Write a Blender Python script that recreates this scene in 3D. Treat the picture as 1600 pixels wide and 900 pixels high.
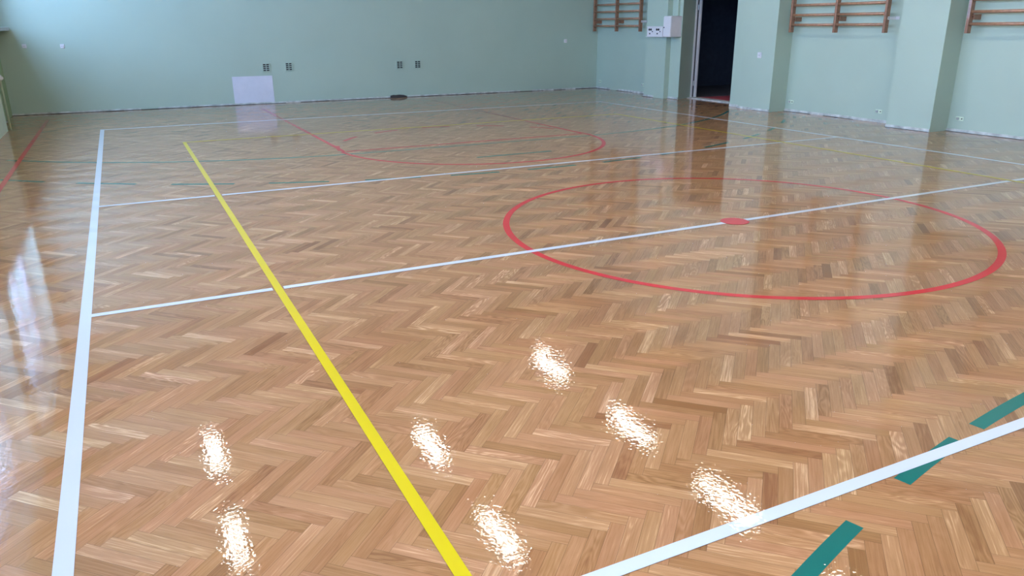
import bpy, bmesh, math, random
from mathutils import Vector, Matrix
random.seed(7)
for o in list(bpy.data.objects): bpy.data.objects.remove(o)
SC = bpy.context.scene
COL = SC.collection

# ------------------------------------------------------------------ camera
W_IMG, F_PX = 1600.0, 1195.888
CX, CY, CZ = 0.32895, -4.48668, 1.47075
YAW, PITCH, ROLL = 0.45792, 0.33006, -0.0075155
def cam_axes():
    sy, cy, sp, cp = math.sin(YAW), math.cos(YAW), math.sin(PITCH), math.cos(PITCH)
    f = Vector((sy*cp, cy*cp, -sp)); r = Vector((cy, -sy, 0)); u = r.cross(f)
    cr, sr = math.cos(ROLL), math.sin(ROLL)
    return cr*r + sr*u, -sr*r + cr*u, f
cd = bpy.data.cameras.new('camera'); cam = bpy.data.objects.new('camera', cd); COL.objects.link(cam)
r_, u_, f_ = cam_axes()
cam.matrix_world = Matrix(((r_.x, u_.x, -f_.x, CX), (r_.y, u_.y, -f_.y, CY), (r_.z, u_.z, -f_.z, CZ), (0, 0, 0, 1)))
cd.sensor_fit = 'HORIZONTAL'; cd.sensor_width = 36.0; cd.lens = 36.0*F_PX/W_IMG
cd.clip_start = 0.05; cd.clip_end = 200
SC.camera = cam

# ------------------------------------------------------------------ light and exposure
SKY_COLOR = (0.37, 0.58, 1.0, 1); SKY_STRENGTH = 12.5
LAMP_COLOR = (1.0, 0.90, 0.79, 1); LAMP_STRENGTH = 60.0
EXPOSURE = 0.34
wd = bpy.data.worlds.new('world'); SC.world = wd; wd.use_nodes = True
bg = wd.node_tree.nodes['Background']; bg.inputs[0].default_value = SKY_COLOR; bg.inputs[1].default_value = SKY_STRENGTH
vs = SC.view_settings
vs.view_transform = 'Standard'; vs.look = 'None'; vs.gamma = 1.0; vs.exposure = EXPOSURE; vs.use_curve_mapping = False

# room numbers (metres; x = 0 is the inside edge of the left volleyball line, y = 0 the middle of the court)
XL, XR, YF, YB, ZC = -1.5, 10.87, 12.10, -12.2, 5.3
SILL_Z, WIN_TOP, GLASS_X = 1.50, 4.4, -1.80
WINS = [(7.7, 11.55), (3.2, 6.95), (-1.3, 2.45), (-5.8, -2.05), (-10.3, -6.55)]
for a, b in WINS:                      # daylight portals in the window openings
    ld = bpy.data.lights.new('window_portal', 'AREA'); ld.shape = 'RECTANGLE'
    ld.size = WIN_TOP - SILL_Z; ld.size_y = b - a; ld.cycles.is_portal = True
    lo = bpy.data.objects.new('window_portal', ld); COL.objects.link(lo)
    lo.location = (GLASS_X - .06, (a+b)/2, (SILL_Z+WIN_TOP)/2); lo.rotation_euler = (0, -math.pi/2, 0)

# ------------------------------------------------------------------ helpers
def node_mat(name):
    m = bpy.data.materials.new(name); m.use_nodes = True
    nt = m.node_tree; nt.nodes.clear()
    out = nt.nodes.new('ShaderNodeOutputMaterial'); p = nt.nodes.new('ShaderNodeBsdfPrincipled')
    nt.links.new(p.outputs[0], out.inputs[0])
    return m, nt, p
def N(nt, kind, **kw):
    n = nt.nodes.new(kind)
    for k, v in kw.items():
        if k.startswith('i_'):
            key = k[2:]; key = int(key) if key.isdigit() else key
            n.inputs[key].default_value = v
        else: setattr(n, k, v)
    return n
def simple(name, col, rough=.5, metal=0, noise=.06, scale=9, bump=0, bscale=60, coat=0):
    m, nt, p = node_mat(name); L = nt.links.new
    p.inputs['Roughness'].default_value = rough; p.inputs['Metallic'].default_value = metal
    p.inputs['Coat Weight'].default_value = coat
    g = N(nt, 'ShaderNodeNewGeometry')
    n1 = N(nt, 'ShaderNodeTexNoise', i_Scale=scale, i_Detail=4.0); L(g.outputs['Position'], n1.inputs['Vector'])
    r = N(nt, 'ShaderNodeMapRange'); L(n1.outputs[0], r.inputs[0])
    r.inputs[1].default_value = .3; r.inputs[2].default_value = .7; r.inputs[3].default_value = 1-noise; r.inputs[4].default_value = 1+noise
    v = N(nt, 'ShaderNodeVectorMath', operation='SCALE'); v.inputs[0].default_value = col[:3]; L(r.outputs[0], v.inputs['Scale'])
    L(v.outputs[0], p.inputs['Base Color'])
    if bump:
        n2 = N(nt, 'ShaderNodeTexNoise', i_Scale=bscale, i_Detail=3.0); L(g.outputs['Position'], n2.inputs['Vector'])
        b = N(nt, 'ShaderNodeBump', i_Strength=1.0, i_Distance=bump); L(n2.outputs[0], b.inputs['Height']); L(b.outputs[0], p.inputs['Normal'])
    return m

class MB:
    """collects shapes, builds ONE mesh object"""
    def __init__(s): s.v = []; s.f = []
    def box(s, x0, x1, y0, y1, z0, z1):
        b = len(s.v)
        s.v += [(x0,y0,z0),(x1,y0,z0),(x1,y1,z0),(x0,y1,z0),(x0,y0,z1),(x1,y0,z1),(x1,y1,z1),(x0,y1,z1)]
        s.f += [tuple(b+i for i in q) for q in ((3,2,1,0),(4,5,6,7),(0,1,5,4),(1,2,6,5),(2,3,7,6),(3,0,4,7))]
        return s
    def prism(s, pts, z0, z1):
        b = len(s.v); n = len(pts)
        a = sum(pts[i][0]*pts[(i+1)%n][1]-pts[(i+1)%n][0]*pts[i][1] for i in range(n))
        if a < 0: pts = pts[::-1]
        s.v += [(x,y,z0) for x,y in pts] + [(x,y,z1) for x,y in pts]
        s.f.append(tuple(b+i for i in reversed(range(n)))); s.f.append(tuple(b+n+i for i in range(n)))
        for i in range(n):
            j = (i+1) % n; s.f.append((b+i, b+j, b+n+j, b+n+i))
        return s
    def tube(s, pts, r, seg=12, sx=1.0):
        pts = [Vector(p) for p in pts]; b = len(s.v); n = len(pts)
        t0 = (pts[1]-pts[0]).normalized(); ref = Vector((0,0,1)) if abs(t0.z) < .9 else Vector((1,0,0))
        for i, p in enumerate(pts):
            t = (pts[min(i+1,n-1)]-pts[max(i-1,0)]).normalized()
            a = t.cross(ref).normalized(); c = a.cross(t).normalized()
            for k in range(seg):
                q = 2*math.pi*k/seg; s.v.append(tuple(p + a*r*math.cos(q)*sx + c*r*math.sin(q)))
        for i in range(n-1):
            for k in range(seg):
                k2 = (k+1) % seg; s.f.append((b+i*seg+k, b+i*seg+k2, b+(i+1)*seg+k2, b+(i+1)*seg+k))
        s.f.append(tuple(b+k for k in reversed(range(seg)))); s.f.append(tuple(b+(n-1)*seg+k for k in range(seg)))
        return s
    def build(s, name, mat, parent=None, bevel=0, smooth=False, loc=None):
        me = bpy.data.meshes.new(name); me.from_pydata(s.v, [], s.f); me.validate()
        bm = bmesh.new(); bm.from_mesh(me); bmesh.ops.recalc_face_normals(bm, faces=bm.faces)
        bm.to_mesh(me); bm.free()
        me.materials.append(mat)
        if smooth:
            for p in me.polygons: p.use_smooth = len(p.vertices) == 4
        o = bpy.data.objects.new(name, me); COL.objects.link(o)
        if parent: o.parent = parent
        if loc: o.location = loc
        if bevel:
            md = o.modifiers.new('bevel', 'BEVEL'); md.width = bevel; md.segments = 2; md.limit_method = 'ANGLE'
        return o
def struct(o): o['kind'] = 'structure'; return o
def tag(o, label, cat, group=None):
    o['label'] = label; o['category'] = cat
    if group: o['group'] = group
    return o
def empty(name, loc, label, cat, group=None):
    o = bpy.data.objects.new(name, None); o.empty_display_size = .1; COL.objects.link(o); o.location = loc
    return tag(o, label, cat, group)
def copy_tree(o, parent=None):
    c = o.copy(); COL.objects.link(c)
    if parent: c.parent = parent
    for ch in list(o.children): copy_tree(ch, c)
    return c

# ------------------------------------------------------------------ materials
def varnish(nt, p, uvnode=None):
    """thick uneven lacquer: clear coat with a faint orange peel"""
    L = nt.links.new
    g = N(nt, 'ShaderNodeNewGeometry')
    p.inputs['Coat Weight'].default_value = .9; p.inputs['Coat Roughness'].default_value = .006; p.inputs['Coat IOR'].default_value = 1.38
    a = N(nt, 'ShaderNodeTexNoise', i_Scale=60.0, i_Detail=1.0, i_Roughness=.5); L(g.outputs['Position'], a.inputs['Vector'])
    mp = N(nt, 'ShaderNodeMapping'); mp.inputs['Scale'].default_value = (1, 1, 1)
    L(g.outputs['Position'], mp.inputs[0])
    b = N(nt, 'ShaderNodeTexNoise', i_Scale=3.2, i_Detail=2.0); L(mp.outputs[0], b.inputs['Vector'])
    b1 = N(nt, 'ShaderNodeBump', i_Strength=1.0, i_Distance=.0009); L(b.outputs[0], b1.inputs['Height'])
    b2 = N(nt, 'ShaderNodeBump', i_Strength=1.0, i_Distance=.00028); L(a.outputs[0], b2.inputs['Height']); L(b1.outputs[0], b2.inputs['Normal'])
    if uvnode:
        b3 = N(nt, 'ShaderNodeBump', i_Strength=1.0, i_Distance=.00003); L(uvnode, b3.inputs['Height']); L(b2.outputs[0], b3.inputs['Normal']); b2 = b3
    L(b2.outputs[0], p.inputs['Coat Normal'])
    return b2

def wood_floor():
    m, nt, p = node_mat('oak_herringbone'); L = nt.links.new
    uv = N(nt, 'ShaderNodeUVMap', uv_map='grain'); loc = N(nt, 'ShaderNodeUVMap', uv_map='block')
    at = N(nt, 'ShaderNodeAttribute', attribute_name='tint')
    sep = N(nt, 'ShaderNodeSeparateXYZ'); L(at.outputs['Vector'], sep.inputs[0])
    # fine straight grain
    m1 = N(nt, 'ShaderNodeMapping'); m1.inputs['Scale'].default_value = (5, 160, 1); L(uv.outputs[0], m1.inputs[0])
    n1 = N(nt, 'ShaderNodeTexNoise', i_Scale=1.0, i_Detail=5.0, i_Roughness=.65, i_Distortion=.3); L(m1.outputs[0], n1.inputs['Vector'])
    # broad cathedral figure
    m2 = N(nt, 'ShaderNodeMapping'); m2.inputs['Scale'].default_value = (2.2, 13, 1); L(uv.outputs[0], m2.inputs[0])
    n2 = N(nt, 'ShaderNodeTexNoise', i_Scale=1.0, i_Detail=2.0, i_Roughness=.5, i_Distortion=.5); L(m2.outputs[0], n2.inputs['Vector'])
    mul = N(nt, 'ShaderNodeMath', operation='MULTIPLY'); L(n2.outputs[0], mul.inputs[0]); mul.inputs[1].default_value = 75.0
    sn = N(nt, 'ShaderNodeMath', operation='SINE'); L(mul.outputs[0], sn.inputs[0])
    # value = tint + grain
    def ma(op, a, b):
        n = N(nt, 'ShaderNodeMath', operation=op)
        for i, q in enumerate((a, b)):
            if isinstance(q, (int, float)): n.inputs[i].default_value = q
            else: L(q, n.inputs[i])
        return n.outputs[0]
    fine = ma('MULTIPLY', ma('SUBTRACT', n1.outputs[0], .5), .72)
    figs = ma('MULTIPLY', ma('MULTIPLY', sn.outputs[0], sep.outputs['Y']), .075)
    patch = ma('MULTIPLY', ma('SUBTRACT', n2.outputs[0], .5), .35)
    val = ma('ADD', ma('ADD', ma('ADD', sep.outputs['X'], fine), figs), patch)
    cr = N(nt, 'ShaderNodeValToRGB'); L(val, cr.inputs[0])
    e = cr.color_ramp.elements
    e[0].position = 0.0; e[0].color = (0.27, 0.115, 0.04, 1)
    e[1].position = 1.0; e[1].color = (0.95, 0.63, 0.37, 1)
    for pos, c in ((.25, (0.265, 0.118, 0.045, 1)), (.5, (0.385, 0.19, 0.08, 1)), (.72, (0.48, 0.255, 0.122, 1))):
        x = e.new(pos); x.color = c
    # hue drift per block
    hs = N(nt, 'ShaderNodeHueSaturation'); L(cr.outputs[0], hs.inputs['Color'])
    L(ma('ADD', .4945, ma('MULTIPLY', sep.outputs['Z'], .010)), hs.inputs['Hue']); hs.inputs['Saturation'].default_value = 1.03
    # joints
    sl = N(nt, 'ShaderNodeSeparateXYZ'); L(loc.outputs[0], sl.inputs[0])
    ex = ma('MINIMUM', sl.outputs['X'], ma('SUBTRACT', BL, sl.outputs['X']))
    ey = ma('MINIMUM', sl.outputs['Y'], ma('SUBTRACT', BW, sl.outputs['Y']))
    ed = ma('MINIMUM', ex, ey)
    mr = N(nt, 'ShaderNodeMapRange'); L(ed, mr.inputs[0]); mr.inputs[1].default_value = .0002; mr.inputs[2].default_value = .0009
    mr.inputs[3].default_value = .42; mr.inputs[4].default_value = 1.0
    vm = N(nt, 'ShaderNodeVectorMath', operation='SCALE'); L(hs.outputs[0], vm.inputs[0]); L(mr.outputs[0], vm.inputs['Scale'])
    L(vm.outputs[0], p.inputs['Base Color']); p.inputs['Metallic'].default_value = .28; p.inputs['Anisotropic Rotation'].default_value = .25
    p.inputs['Roughness'].default_value = .42; p.inputs['Anisotropic'].default_value = .92; p.inputs['Specular IOR Level'].default_value = .12
    tg = N(nt, 'ShaderNodeTangent', direction_type='UV_MAP', uv_map='grain'); L(tg.outputs[0], p.inputs['Tangent'])
    bp = N(nt, 'ShaderNodeBump', i_Strength=.5, i_Distance=.0004); L(n1.outputs[0], bp.inputs['Height']); L(bp.outputs[0], p.inputs['Normal'])
    varnish(nt, p, n1.outputs[0])
    return m
BW = .0494; BL = BW*6
M_FLOOR = wood_floor()
def line_paint(name, col):
    m, nt, p = node_mat(name)
    p.inputs['Base Color'].default_value = col; p.inputs['Roughness'].default_value = .5; p.inputs['Specular IOR Level'].default_value = .12
    varnish(nt, p); return m
M_WHITE = line_paint('white_line_paint', (.63, .645, .69, 1))
M_YELLOW = line_paint('yellow_line_paint', (.66, .50, .0, 1))
M_RED = line_paint('red_line_paint', (.56, .014, .022, 1))
M_GREEN = line_paint('green_line_paint', (.0, .13, .10, 1))
M_MINT = simple('mint_wall_paint', (.365, .475, .40), .55, noise=.025, scale=1.3, bump=.0006, bscale=140)
M_SAGE = simple('green_wainscot_paint', (.25, .37, .20), .45, noise=.04, scale=2)
M_PALE = simple('pale_mint_paint', (.55, .66, .56), .5, noise=.05, scale=3)
M_CEIL = simple('white_ceiling_paint', (.30, .30, .28), .8, noise=.03, scale=1)
M_PLASTER = simple('bare_plaster', (.47, .50, .48), .9, noise=.35, scale=9, bump=.003, bscale=40)
M_PATCH = simple('grey_filler_patch', (.60, .62, .70), .8, noise=.04, scale=6)
M_GAP = simple('dark_joint', (.035, .028, .025), .9, noise=.5, scale=8)
M_BARWOOD = simple('varnished_beech', (.25, .12, .065), .38, noise=.22, scale=22, coat=.4)
M_RUNG = simple('varnished_rung_beech', (.33, .175, .10), .35, noise=.18, scale=22, coat=.4)
M_WPLASTIC = simple('white_enamel', (.66, .66, .68), .4, noise=.02)
M_DARKPL = simple('dark_plastic', (.02, .02, .025), .5, noise=.1)
M_GREYSILL = simple('grey_stone_sill', (.42, .43, .45), .4, noise=.12, scale=30)
M_FRAMEW = simple('white_frame_paint', (.62, .62, .64), .4, noise=.03)
M_METAL = simple('galvanised_metal', (.45, .47, .46), .35, metal=.8, noise=.1)
M_PIPE = simple('pale_green_pipe_enamel', (.60, .72, .56), .35, noise=.04)
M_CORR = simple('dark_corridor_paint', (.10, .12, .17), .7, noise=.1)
M_REDLINO = simple('red_lino', (.42, .07, .09), .5, noise=.12)
M_GREYLINO = simple('grey_tile', (.16, .16, .18), .45, noise=.12)
def glass():
    m = bpy.data.materials.new('window_glass'); m.use_nodes = True; nt = m.node_tree; nt.nodes.clear()
    o = nt.nodes.new('ShaderNodeOutputMaterial'); mx = nt.nodes.new('ShaderNodeMixShader'); t = nt.nodes.new('ShaderNodeBsdfTransparent'); g = nt.nodes.new('ShaderNodeBsdfGlossy')
    g.inputs['Roughness'].default_value = .02; mx.inputs[0].default_value = .07
    nt.links.new(t.outputs[0], mx.inputs[1]); nt.links.new(g.outputs[0], mx.inputs[2]); nt.links.new(mx.outputs[0], o.inputs[0]); return m
M_GLASS = glass()
def lamp_mat():
    m, nt, p = node_mat('lamp_diffuser'); p.inputs['Base Color'].default_value = (.8, .8, .8, 1)
    p.inputs['Emission Color'].default_value = LAMP_COLOR; p.inputs['Emission Strength'].default_value = LAMP_STRENGTH; return m
M_LAMP = lamp_mat()

# ------------------------------------------------------------------ floor: every oak block is one quad
def build_floor():
    n = 6; s = BW/math.sqrt(2); x0, y0 = 2.055, -2.594
    xa, xb, ya, yb = XL-.36, 11.3, YB-.2, YF+.15
    verts, faces, grain, block, tint = [], [], [], [], []
    def P(a, b): return (x0 + (a+b)*s, y0 + (a-b)*s)
    kmin = int((ya-y0)/(2*n*s))-1; kmax = int((yb-y0)/(2*n*s))+1
    bmin = int((xa-x0)/(2*s))-60; bmax = int((xb-x0)/(2*s))+60
    for k in range(kmin, kmax+1):
        for b in range(bmin-n*k, bmax-n*k+1):
            for kind in (0, 1):
                if kind == 0: a0 = b+2*n*k; cs = (P(a0, b), P(a0+n, b), P(a0+n, b+1), P(a0, b+1))
                else:
                    a = b + 2*n*k + n; b0 = b; # column a, cells b0-(n-1) .. b0
                    cs = (P(a, b0+1), P(a, b0+1-n), P(a+1, b0+1-n), P(a+1, b0+1))
                cx = sum(c[0] for c in cs)/4; cy = sum(c[1] for c in cs)/4
                if not (xa < cx < xb and ya < cy < yb): continue
                i = len(verts)
                # keep block edges just inside the outer rectangle
                verts.extend((c[0], c[1], 0.0) for c in cs)
                A = ((cs[1][0]-cs[0][0])*(cs[2][1]-cs[0][1]) - (cs[1][1]-cs[0][1])*(cs[2][0]-cs[0][0]))
                f = (i, i+1, i+2, i+3); uvl = [(0, 0), (BL, 0), (BL, BW), (0, BW)]
                if A < 0: f = f[::-1]; uvl = uvl[::-1]
                faces.append(f)
                ou, ov = random.random()*40, random.random()*40
                for u, v in uvl: block.extend((u, v)); grain.extend((u+ou, v+ov))
                t = random.gauss(.58, .085)
                if random.random() < .05: t -= .2
                t = min(.73, max(.12, t))
                fig = random.random()**2.5*1.5
                tint.extend((t, fig, random.random()))
    me = bpy.data.meshes.new('floor'); me.from_pydata(verts, [], faces)
    for nm, dat in (('grain', grain), ('block', block)):
        l = me.uv_layers.new(name=nm); l.data.foreach_set('uv', dat)
    at = me.attributes.new('tint', 'FLOAT_VECTOR', 'FACE'); at.data.foreach_set('vector', tint)
    me.materials.append(M_FLOOR); me.update()
    o = bpy.data.objects.new('floor', me); COL.objects.link(o); struct(o)
build_floor()

# ------------------------------------------------------------------ walls and ceiling
ext = .35
struct(MB().box(XL-.7, 11.6, YF, YF+ext, -.02, ZC+.1).build('wall_far', M_MINT))
struct(MB().box(XL-.7, 11.6, YB-ext, YB, -.02, ZC+.1).build('wall_back', M_MINT))
struct(MB().box(XL-.7, 11.6, YB-ext, YF+ext, ZC, ZC+.2).build('ceiling', M_CEIL))
# right wall: pilasters are part of its footprint
wr = MB()
DOOR_S, DOOR_N, DOOR_TOP = 7.00, 8.76, 2.15
wr.prism([(XR, YF), (XR, 9.6), (10.5, 9.6), (10.5, 8.9), (10.62, 8.9), (10.62, 8.56), (11.1, DOOR_N), (11.2, DOOR_N), (11.2, YF)], -.02, ZC)
fp = [(11.2, DOOR_S), (10.62, DOOR_S), (10.62, 6.64), (10.5, 6.64), (10.5, 5.85), (XR, 5.85)]
y = 3.45
while y > YB+1:
    fp += [(XR, y), (10.5, y), (10.5, y-.72), (XR, y-.72)]; y -= 3.12
fp += [(XR, YB), (11.2, YB)]
wr.prism(fp, -.02, ZC)
wr.prism([(10.62, 8.56), (11.1, DOOR_N), (11.2, DOOR_N), (11.2, DOOR_S), (10.62, DOOR_S)], DOOR_TOP, ZC)
struct(wr.build('wall_right', M_MINT))
# left wall: wainscot below, piers between the windows, head above
wl = MB()
wl.box(XL-.45, XL, YB, YF, -.02, SILL_Z-.05)
struct(wl.build('wall_left', M_SAGE))
w2 = MB(); edges = [YB] + [q for a, b in sorted(WINS) for q in (a, b)] + [YF]
for i in range(0, len(edges), 2): w2.box(XL-.45, XL, edges[i], edges[i+1], SILL_Z-.05, WIN_TOP)
w2.box(XL-.45, XL, YB, YF, WIN_TOP, ZC)
struct(w2.build('wall_left_upper', M_MINT))
# low pier standing forward of the wainscot
struct(MB().box(XL, -1.32, 6.9, 9.56, 0, SILL_Z-.05).build('trim_1', M_PALE))
# window sill
struct(MB().box(GLASS_X+.02, -1.275, YB, YF, SILL_Z-.05, SILL_Z+.01).build('trim_2', M_GREYSILL, bevel=.006))
for i, (a, b) in enumerate(WINS):
    f = MB(); t = .07; x0, x1 = GLASS_X-.04, GLASS_X+.04; z0 = SILL_Z+.01
    f.box(x0, x1, a, a+t, z0, WIN_TOP).box(x0, x1, b-t, b, z0, WIN_TOP).box(x0, x1, a+t, b-t, z0, z0+t).box(x0, x1, a+t, b-t, WIN_TOP-t, WIN_TOP)
    n = 3
    for k in range(1, n): c = a+(b-a)*k/n; f.box(x0, x1, c-.045, c+.045, z0+t, WIN_TOP-t)
    f.box(x0+.01, x1-.01, a+t, b-t, 3.35, 3.43)
    o = struct(f.build('window_%d' % (i+1), M_FRAMEW))
    MB().box(GLASS_X-.004, GLASS_X+.004, a+t, b-t, z0+t, WIN_TOP-t).build('pane', M_GLASS, o)

# bare plaster strip left where the skirting was, with the dark joint beside the parquet
def strip(name, segs, mat, z0, z1, jitter=.0, step=.35, seed=1, gapprob=0):
    """segs: wall foot lines (p, q, inward normal)"""
    rnd = random.Random(seed); m = MB()
    for (x0, y0), (x1, y1), (nx, ny), th in segs:
        L = math.hypot(x1-x0, y1-y0); k = max(1, int(L/step)); dx, dy = (x1-x0)/k, (y1-y0)/k
        for i in range(k):
            if rnd.random() < gapprob: continue
            t = th*(1+jitter*(rnd.random()-.5)*2); h = z1*(1+jitter*(rnd.random()-.5)*1.2)
            ax, ay = x0+dx*i, y0+dy*i; bx, by = ax+dx, ay+dy
            m.prism([(ax, ay), (bx, by), (bx+nx*t, by+ny*t), (ax+nx*t, ay+ny*t)], z0, h)
    return m.build(name, mat)
far_seg = [((XL, YF), (XR, YF), (0, -1), .012)]
rs = [((XR, YF), (XR, 9.6)), ((10.5, 9.6), (10.5, 8.9)), ((10.62, 8.9), (10.62, 8.56)), ((10.62, 7.0), (10.62, 6.64)), ((10.5, 6.64), (10.5, 5.85))]
y = 5.85
while y > YB+3:
    rs += [((XR, y), (XR, y-2.4)), ((10.5, y-2.4), (10.5, y-3.12))]; y -= 3.12
right_seg = [(a, b, (-1, 0), .012) for a, b in rs]
struct(strip('baseboard_far', far_seg, M_PLASTER, 0, .032, .12, .3, 2, .05))
struct(strip('baseboard_right', right_seg, M_PLASTER, 0, .04, .12, .3, 3, .04))
struct(strip('trim_3', [((XL, YF-.012), (XR, YF-.012), (0, -1), .045)], M_GAP, 0, .006, .6, .3, 4, .10))
struct(strip('trim_4', [((a[0]-.012, a[1]), (b[0]-.012, b[1]), (-1, 0), .022) for a, b in rs], M_GAP, 0, .004, .6, .3, 5, .25))

# doorway
df = MB(); xf = 11.09
df.box(xf, xf+.03, DOOR_N-.035, DOOR_N, 0.018, DOOR_TOP).box(xf, xf+.10, DOOR_S, DOOR_S+.03, 0.018, DOOR_TOP).box(xf, xf+.10, DOOR_S+.03, DOOR_N-.035, DOOR_TOP-.05, DOOR_TOP)
dfo = struct(df.build('door_1', M_FRAMEW, bevel=.003))
MB().box(xf+.03, xf+.10, DOOR_N-.02, DOOR_N, 0.018, DOOR_TOP).build('jamb_gap_dark', M_DARKPL, dfo)  # dark filler: shade of the gap between the jamb strips put into its colour
MB().box(xf+.07, xf+.11, DOOR_N-.075, DOOR_N-.02, 0.018, DOOR_TOP).build('door_stop', M_FRAMEW, dfo, bevel=.003)
for z in (.25, 1.75): MB().tube([(xf+.05, DOOR_N-.035, z), (xf+.05, DOOR_N-.035, z+.1)], .012).build('hinge', M_METAL, dfo)
struct(MB().box(10.98, 11.2, DOOR_S, DOOR_N, 0, .018).build('trim_5', M_PLASTER, bevel=.004))
# dark corridor beyond
cx1, cy0, cy1 = 14.9, 5.2, 11.2
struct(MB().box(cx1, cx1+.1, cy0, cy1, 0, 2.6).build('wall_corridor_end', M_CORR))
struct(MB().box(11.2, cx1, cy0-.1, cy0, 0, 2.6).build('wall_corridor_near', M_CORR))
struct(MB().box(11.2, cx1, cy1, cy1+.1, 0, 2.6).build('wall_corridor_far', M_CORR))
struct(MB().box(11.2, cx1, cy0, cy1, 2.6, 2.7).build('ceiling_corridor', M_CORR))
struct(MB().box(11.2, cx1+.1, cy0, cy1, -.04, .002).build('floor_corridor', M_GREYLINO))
tag(MB().prism([(11.21, 7.1), (13.2, 7.1), (13.0, 8.6), (11.21, 8.7)], .002, .010).build('door_mat', M_REDLINO), 'dark red mat lying just inside the dark doorway', 'mat')
M_CAB = simple('dark_blue_grey_board', (.28, .30, .36), .5, noise=.1)
cab = empty('low_cabinet', (14.2, 9.3, 0), 'low dark grey cabinet standing deep inside the dark doorway', 'cabinet')
MB().box(-.25, .3, -.45, .45, .06, .78).build('body', M_CAB, cab, bevel=.008)
for q in (-1, 1):
    d = MB().box(-.268, -.252, q*.225-.215, q*.225+.215, .09, .75).build('door', M_CAB, cab, bevel=.003)
    MB().box(-.285, -.268, q*.04-.008, q*.04+.008, .4, .5).build('handle', M_METAL, d)
MB().box(-.2, .27, -.42, .42, 0.002, .06).build('plinth', M_CORR, cab)

# ------------------------------------------------------------------ court markings (thin painted strips)
def flat(name, polys, z, mat, label):
    m = MB()
    for p in polys: m.prism(p, BASE.get(round(z, 4), 0), z)
    return tag(m.build(name, mat), label, 'court marking')
def flat_parts(name, part, groups, z, mat, label):
    t = empty(name, (0, 0, 0), label, 'court marking')
    for ps in groups:
        m = MB()
        for p in ps: m.prism(p, BASE.get(round(z, 4), 0), z)
        m.build(part, mat, t)
    return t
def rect(x0, x1, y0, y1): return [(x0, y0), (x1, y0), (x1, y1), (x0, y1)]
def arc(cx, cy, r, a0, a1, w=.05, n=None):
    n = n or max(2, int(abs(a1-a0)*r/.08)); out = []
    for i in range(n):
        t0, t1 = a0+(a1-a0)*i/n, a0+(a1-a0)*(i+1)/n
        out.append([(cx+(r-w/2)*math.cos(t0), cy+(r-w/2)*math.sin(t0)), (cx+(r+w/2)*math.cos(t0), cy+(r+w/2)*math.sin(t0)),
                    (cx+(r+w/2)*math.cos(t1), cy+(r+w/2)*math.sin(t1)), (cx+(r-w/2)*math.cos(t1), cy+(r-w/2)*math.sin(t1))])
    return out
ZG, ZR, ZW, ZY, ZD = .0008, .0014, .0021, .0028, .0032
BASE = {}   # paint coats lie on top of one another: underside of each coat
for top, under in ((.0008, 0), (.0011, .0008), (.0014, .0011), (.0021, .0014), (.0028, .0021), (.0032, .0021)): BASE[top] = under
def cross_white(y, x0=0.0, x1=8.970):
    return [rect(x0, .955, y-.025, y+.025), rect(1.02, 7.965, y-.025, y+.025), rect(8.035, x1, y-.025, y+.025)]
flat('side_line', [rect(-.056, 0, -9, 9.032)], ZW, M_WHITE, 'wide white side line running up the left of the floor')
flat('side_line', [rect(8.970, 9.030, -9, 8.969)], ZW, M_WHITE, 'white side line running along the right wall past the doorway')
flat('end_line', [rect(0, 9.030, 8.970, 9.032)], ZW, M_WHITE, 'thin white end line parallel to the far wall')
flat('attack_line', cross_white(3.0), ZW, M_WHITE, 'white line across the court between the red free throw circle and the red centre circle')
flat('centre_line', cross_white(0.0), ZW, M_WHITE, 'white line across the court through the red centre spot')
flat('attack_line', cross_white(-3.0), ZW, M_WHITE, 'broad white line crossing the bottom right corner, nearest the viewer')
flat('inner_side_line', [rect(.965, 1.010, -6.9, 6.925)], ZY, M_YELLOW, 'broad bright yellow line running diagonally through the foreground')
flat('inner_side_line', [rect(7.984, 8.022, -6.9, 6.882)], ZY, M_YELLOW, 'thin yellow line on the right, inside the right white side line')
flat('inner_end_line', [rect(1.010, 8.022, 6.884, 6.922)], ZY, M_YELLOW, 'faint yellow line in the distance parallel to the far wall')
flat('centre_circle', arc(4.5, 0, 1.80, 0, 2*math.pi, n=160), ZR, M_RED, 'large complete red circle around the red centre spot')
flat('centre_spot', arc(4.5, 0, .055, 0, 2*math.pi, w=.11, n=36), ZD, M_RED, 'small solid red disc on the white centre line')
flat('free_throw_lane', [rect(2.675, 2.725, 5.03, 11.1), rect(6.145, 6.195, 5.03, 11.1), rect(2.725, 6.145, 5.005, 5.055)], ZR, M_RED, 'red lane lines running from the free throw circle to the far wall')
ftc = [arc(4.435, 5.03, 1.76, math.pi, 2*math.pi+math.radians(9))]
for a0 in (163, 134, 106, 78, 50, 22): ftc.append(arc(4.435, 5.03, 1.76, math.radians(a0), math.radians(a0+14)))
flat_parts('free_throw_circle', 'arc_piece', ftc, ZR-.0003, M_RED, 'red free throw half circle with a broken upper half, nearer the far wall')
flat('outer_side_line', [rect(-.905, -.855, 1.0, 11.1)], ZR, M_RED, 'red line at the far left beside the green wall')
gs = arc(3, 10.8, 6, math.radians(180+48), math.radians(270)) + [rect(3, 6, 4.775, 4.825)] + arc(6, 10.8, 6, math.radians(270), math.radians(312))
flat('goal_area_line', gs, ZG, M_GREEN, 'solid thin green curve sweeping across the far half to the doorway')
R9 = 8.09
def ax(x, sgn=-1): return math.atan2(sgn*math.sqrt(R9*R9-(x-4.5)**2), x-4.5)
gd = []
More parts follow.
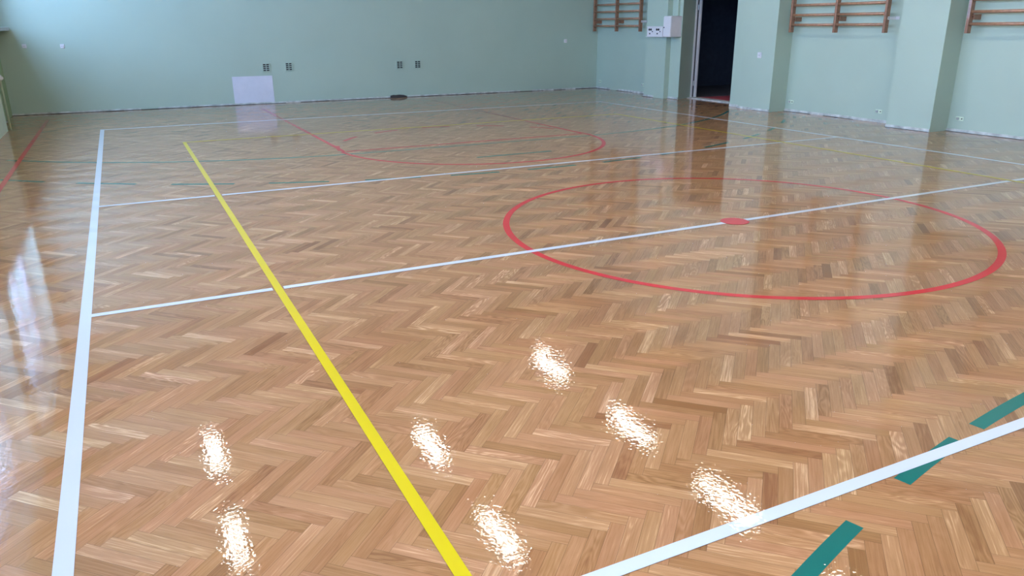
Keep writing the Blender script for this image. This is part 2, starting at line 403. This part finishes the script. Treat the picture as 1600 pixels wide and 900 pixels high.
for a, b in [(-.95, -.52), (-.214, .314), (.634, 1.196), (1.51, 2.065), (2.407, 2.96), (3.27, 3.80), (4.133, 4.73), (5.1, 5.66), (6.0, 6.42), (6.82, 7.37), (7.80, 8.31), (8.69, 9.02), (9.52, 9.85)]:
    gd.append(arc(4.5, 10.9, R9, ax(a), ax(b)))
flat_parts('free_throw_dashes', 'dash', gd, ZG, M_GREEN, 'dashed green curve in the far half, behind the second white cross line')
flat('penalty_line', [rect(3.98, 4.98, 3.805, 3.855)], ZG, M_GREEN, 'single short green dash inside the red free throw circle')
gn = []
for a, b in [(.6, 1.15), (1.58, 2.165), (2.50, 2.92), (3.08, 3.62), (3.95, 4.5), (4.85, 5.4), (5.75, 6.3)]:
    gn.append(arc(4.5, -10.9, R9, ax(a, 1), ax(b, 1), w=.055))
flat_parts('free_throw_dashes', 'dash', gn, ZG, M_GREEN, 'broad dark green dashes at the bottom right corner of the floor')

# ------------------------------------------------------------------ wall bars
PY = [0, -.93, -1.86]; ZB, ZT = 1.33, 3.62
def wall_bars(y0, label):
    t = empty('wall_bars', (10.70, y0, ZB), label, 'wall bars', 'wooden wall bars on the right wall'); H = ZT-ZB
    for k, py in enumerate(PY):
        po = MB().box(-.04, .04, py-.02, py+.02, 0, H).build('post', M_BARWOOD, t, bevel=.004)
        for z in (.21, H-.25):
            b = MB()
            if k == 2:
                b.box(.0, XR-10.70, py-.026, py-.020, z-.022, z+.022); b.box(XR-10.70-.006, XR-10.70, py-.09, py-.020, z-.022, z+.022)
            else:
                b.box(.03, XR-10.70, py-.045, py-.020, z-.035, z+.035)
            br = b.build('bracket', M_WPLASTIC if k == 2 else M_BARWOOD, t)
            MB().tube([(.015, py-.026, z), (.015, py-.031, z)], .007, 8).build('bolt', M_DARKPL, br)
    nr = int((H-.12)/.155)+1
    for k in range(nr):
        z = .12+.155*k
        if z > H-.04: break
        for a, b in ((PY[0], PY[1]), (PY[1], PY[2])):
            MB().tube([(-.012, a-.02, z), (-.012, b+.02, z)], .021, 12, 0.85).build('rung', M_RUNG, t, smooth=True)
    return t
wall_bars(11.97, 'brown wooden wall bars left of the doorway, next to the room corner')
wall_bars(5.725, 'brown wooden wall bars in the bay just right of the doorway')
wall_bars(2.56, 'brown wooden wall bars cut by the right edge, past the last pilaster')

# ------------------------------------------------------------------ electrical fittings on the pilasters
fb = empty('fuse_box', (10.484, 8.70, 1.235), 'tall white metal fuse box beside the doorway', 'fuse box')
MB().box(-.13, .134, -.12, .12, 0, .39).build('case', M_WPLASTIC, fb, bevel=.004)
d = MB().box(-.142, -.13, -.115, .115, .008, .382).build('door', M_WPLASTIC, fb, bevel=.003)
MB().tube([(-.142, .085, .18), (-.152, .085, .18)], .012, 10).build('lock', M_DARKPL, d)
MB().box(-.12, .134, -.125, .125, .39, .398).build('rain_lip', M_WPLASTIC, fb)
cp = empty('control_panel', (10.5, 9.23, 1.23), 'white socket panel with round black outlets left of the fuse box', 'socket panel')
MB().box(-.06, 0, -.265, .265, .012, .20).build('case', M_WPLASTIC, cp, bevel=.004)
MB().box(-.075, 0, -.30, .28, 0, .012).build('lower_lip', M_WPLASTIC, cp)
MB().box(-.07, 0, -.27, .27, .20, .208).build('upper_lip', M_WPLASTIC, cp)
for yy in (.13, -.13):
    for dy, dz, r in ((.055, .145, .023), (-.005, .145, .023), (.035, .065, .016), (-.055, .105, .012)):
        MB().tube([(-.06, yy+dy, dz), (-.068, yy+dy, dz)], r, 16).build('outlet', M_DARKPL, cp)
tag(MB().box(10.57, 10.619, 8.66, 8.73, 1.64, ZC-.01).build('cable_duct', M_MINT, bevel=.003), 'mint painted cable duct rising from the top of the fuse box', 'cable duct')
def socket(loc, axis, label, w=.085):
    """axis 'x': on the right wall, faces -x; 'y': on the far wall, faces -y"""
    t = empty('wall_socket', loc, label, 'socket', 'small white wall sockets')
    rot = 0 if axis == 'y' else -math.pi/2
    t.rotation_euler = (0, 0, rot)
    MB().box(-w/2, w/2, -.012, 0, -w/2, w/2).build('plate', M_WPLASTIC, t, bevel=.004)
    q = MB().tube([(0, -.012, 0), (0, -.022, 0)], w*.32, 16).build('face', M_WPLASTIC, t)
    for s_ in (-1, 1): MB().tube([(s_*.011, -.022, 0), (s_*.011, -.0245, 0)], .005, 8).build('hole', M_DARKPL, q)
    return t
socket((-.51, YF, 1.18), 'y', 'small white socket on the far wall, second from the left corner', .07)
socket((-1.10, YF, 1.19), 'y', 'small white socket on the far wall in the shade beside the window sill', .07)
socket((9.97, YF, 1.12), 'y', 'small white socket near the right end of the far wall', .08)
socket((10.5, 6.20, .95), 'x', 'small white socket on the pilaster right of the doorway', .095)
def anchor(y, z, label):
    t = empty('anchor_plate', (XR, y, z), label, 'wall anchor', 'old metal anchors low on the right wall')
    MB().box(-.008, 0, -.06, .06, -.028, .028).build('plate', M_PIPE, t, bevel=.002)
    MB().box(-.022, -.008, .005, .045, -.018, .018).build('hook', M_METAL, t, bevel=.002)
    MB().tube([(-.008, -.035, 0), (-.016, -.035, 0)], .009, 8).build('bolt', M_DARKPL, t)
anchor(11.93, .17, 'small metal anchor low on the wall by the room corner')
anchor(10.14, .19, 'small metal anchor low on the wall just left of the panelled pilaster')
anchor(5.72, .17, 'small metal anchor low on the wall, first right of the doorway pilaster')
anchor(3.90, .165, 'small metal anchor low on the wall just left of the wide pale pilaster')
anchor(2.56, .185, 'small metal anchor low on the wall just right of the wide pale pilaster')

# vent grilles in the far wall
def vent(x, z, label):
    t = empty('vent_grille', (x, YF, z), label, 'vent', 'square vents in the far wall'); w, h = .062, .072
    MB().box(-w, w, -.004, 0, -h, h).build('recess', M_DARKPL, t)
    f = MB(); f.box(-w-.012, -w+.004, -.014, 0, -h-.012, h+.012).box(w-.004, w+.012, -.014, 0, -h-.012, h+.012)
    f.box(-w, w, -.014, 0, h-.004, h+.012).box(-w, w, -.014, 0, -h-.012, -h+.004)
    f.build('frame', M_MINT, t)
    g = MB().box(-.007, .007, -.010, -.004, -h, h)
    for k in (-1, 0, 1): g.box(-w, w, -.010, -.004, k*.036-.006, k*.036+.006)
    g.build('grid', M_MINT, t)
vent(3.01, .71, 'dark square vent above the pale wall patch, leftmost of the four')
vent(3.46, .715, 'dark square vent just right of the pale wall patch, second from the left')
vent(5.825, .685, 'dark square vent in the middle of the far wall, third from the left')
vent(6.235, .685, 'dark square vent in the middle of the far wall, rightmost of the four')
tag(MB().prism([(2.33, YF), (3.11, YF), (3.11, YF-.006), (2.33, YF-.006)], .03, .55).build('filler_patch', M_PATCH), 'pale grey rectangular patch at the foot of the far wall', 'wall patch')
# black scrap at the foot of the far wall, standing in for a dark hole-like patch
bs = MB(); pr = [(0, .045), (.06, .06), (.13, .055), (.2, .062), (.3, .05), (.36, .03)]
for (a, ha), (b, hb) in zip(pr, pr[1:]):
    i = len(bs.v); y0, y1 = YF-.075, YF-.014
    bs.v += [(5.57+a, y0, .0), (5.57+b, y0, .0), (5.57+b, y1, .0), (5.57+a, y1, .0), (5.57+a, y0+.015, ha), (5.57+b, y0+.015, hb), (5.57+b, y1, hb), (5.57+a, y1, ha)]
    bs.f += [tuple(i+q for q in k) for k in ((3,2,1,0),(4,5,6,7),(0,1,5,4),(1,2,6,5),(2,3,7,6),(3,0,4,7))]
tag(bs.build('black_lump', M_DARKPL), 'low black scrap lying at the foot of the far wall below the vents', 'lump')

# heating pipe by the left wall
hp = empty('heating_pipe', (-1.30, 9.72, 0), 'pale green heating pipe with a valve beside the green wall', 'pipe')
MB().tube([(0, 0, 0), (0, 0, 4.9)], .017, 12).build('riser', M_PIPE, hp, smooth=True)
MB().tube([(0, 0, .12), (-.06, .02, .125), (-.19, .06, .11)], .011, 10).build('branch', M_WPLASTIC, hp, smooth=True)
v = MB().tube([(0, 0, .74), (0, 0, .82)], .03, 12).build('valve', M_WPLASTIC, hp, smooth=True)
MB().tube([(0, 0, .78), (.03, -.05, .78)], .012, 10).build('valve_stem', M_WPLASTIC, v)
MB().tube([(.02, -.05, .78), (.035, -.075, .78)], .025, 12).build('hand_wheel', M_WPLASTIC, v)
MB().tube([(0, 0, .86), (-.19, .03, .86)], .011, 10).build('upper_branch', M_WPLASTIC, hp, smooth=True)

# ------------------------------------------------------------------ ceiling lamps
LZ = 5.0
LAMPS = [(.80, y) for y in (7.26, 4.80, 2.3, -.2, -2.7, -5.2, -7.7, -10.2)] + [(3.98, y) for y in (5.88, 3.31, .8, -1.7, -4.2, -6.7, -9.2)] + [(7.2, y) for y in (7.68, 4.91, 2.56, .1, -2.4, -4.9, -7.4, -9.9)]
def lamp():
    t = empty('ceiling_lamp', (0, 0, 0), '', 'ceiling lamp', 'long fluorescent lamps under the ceiling')
    MB().box(-.14, .14, -.62, .62, .0, .07).build('housing', M_FRAMEW, t, bevel=.006)
    for s_ in (-.075, .075): MB().tube([(s_, -.58, -.035), (s_, .58, -.035)], .017, 10).build('tube', M_LAMP, t, smooth=True)
    MB().box(-.10, .10, -.61, -.58, -.06, 0).box(-.10, .10, .58, .61, -.06, 0).build('tube_holder', M_FRAMEW, t)
    for s_ in (-.4, .4): MB().tube([(0, s_, .07), (0, s_, ZC-LZ)], .006, 8).build('hanger', M_METAL, t)
    return t
L0 = lamp()
for i, (x, y) in enumerate(LAMPS):
    o = L0 if i == 0 else copy_tree(L0)
    o.location = (x, y, LZ)
    o['label'] = 'long white fluorescent lamp hanging under the ceiling, mirrored in the varnish'
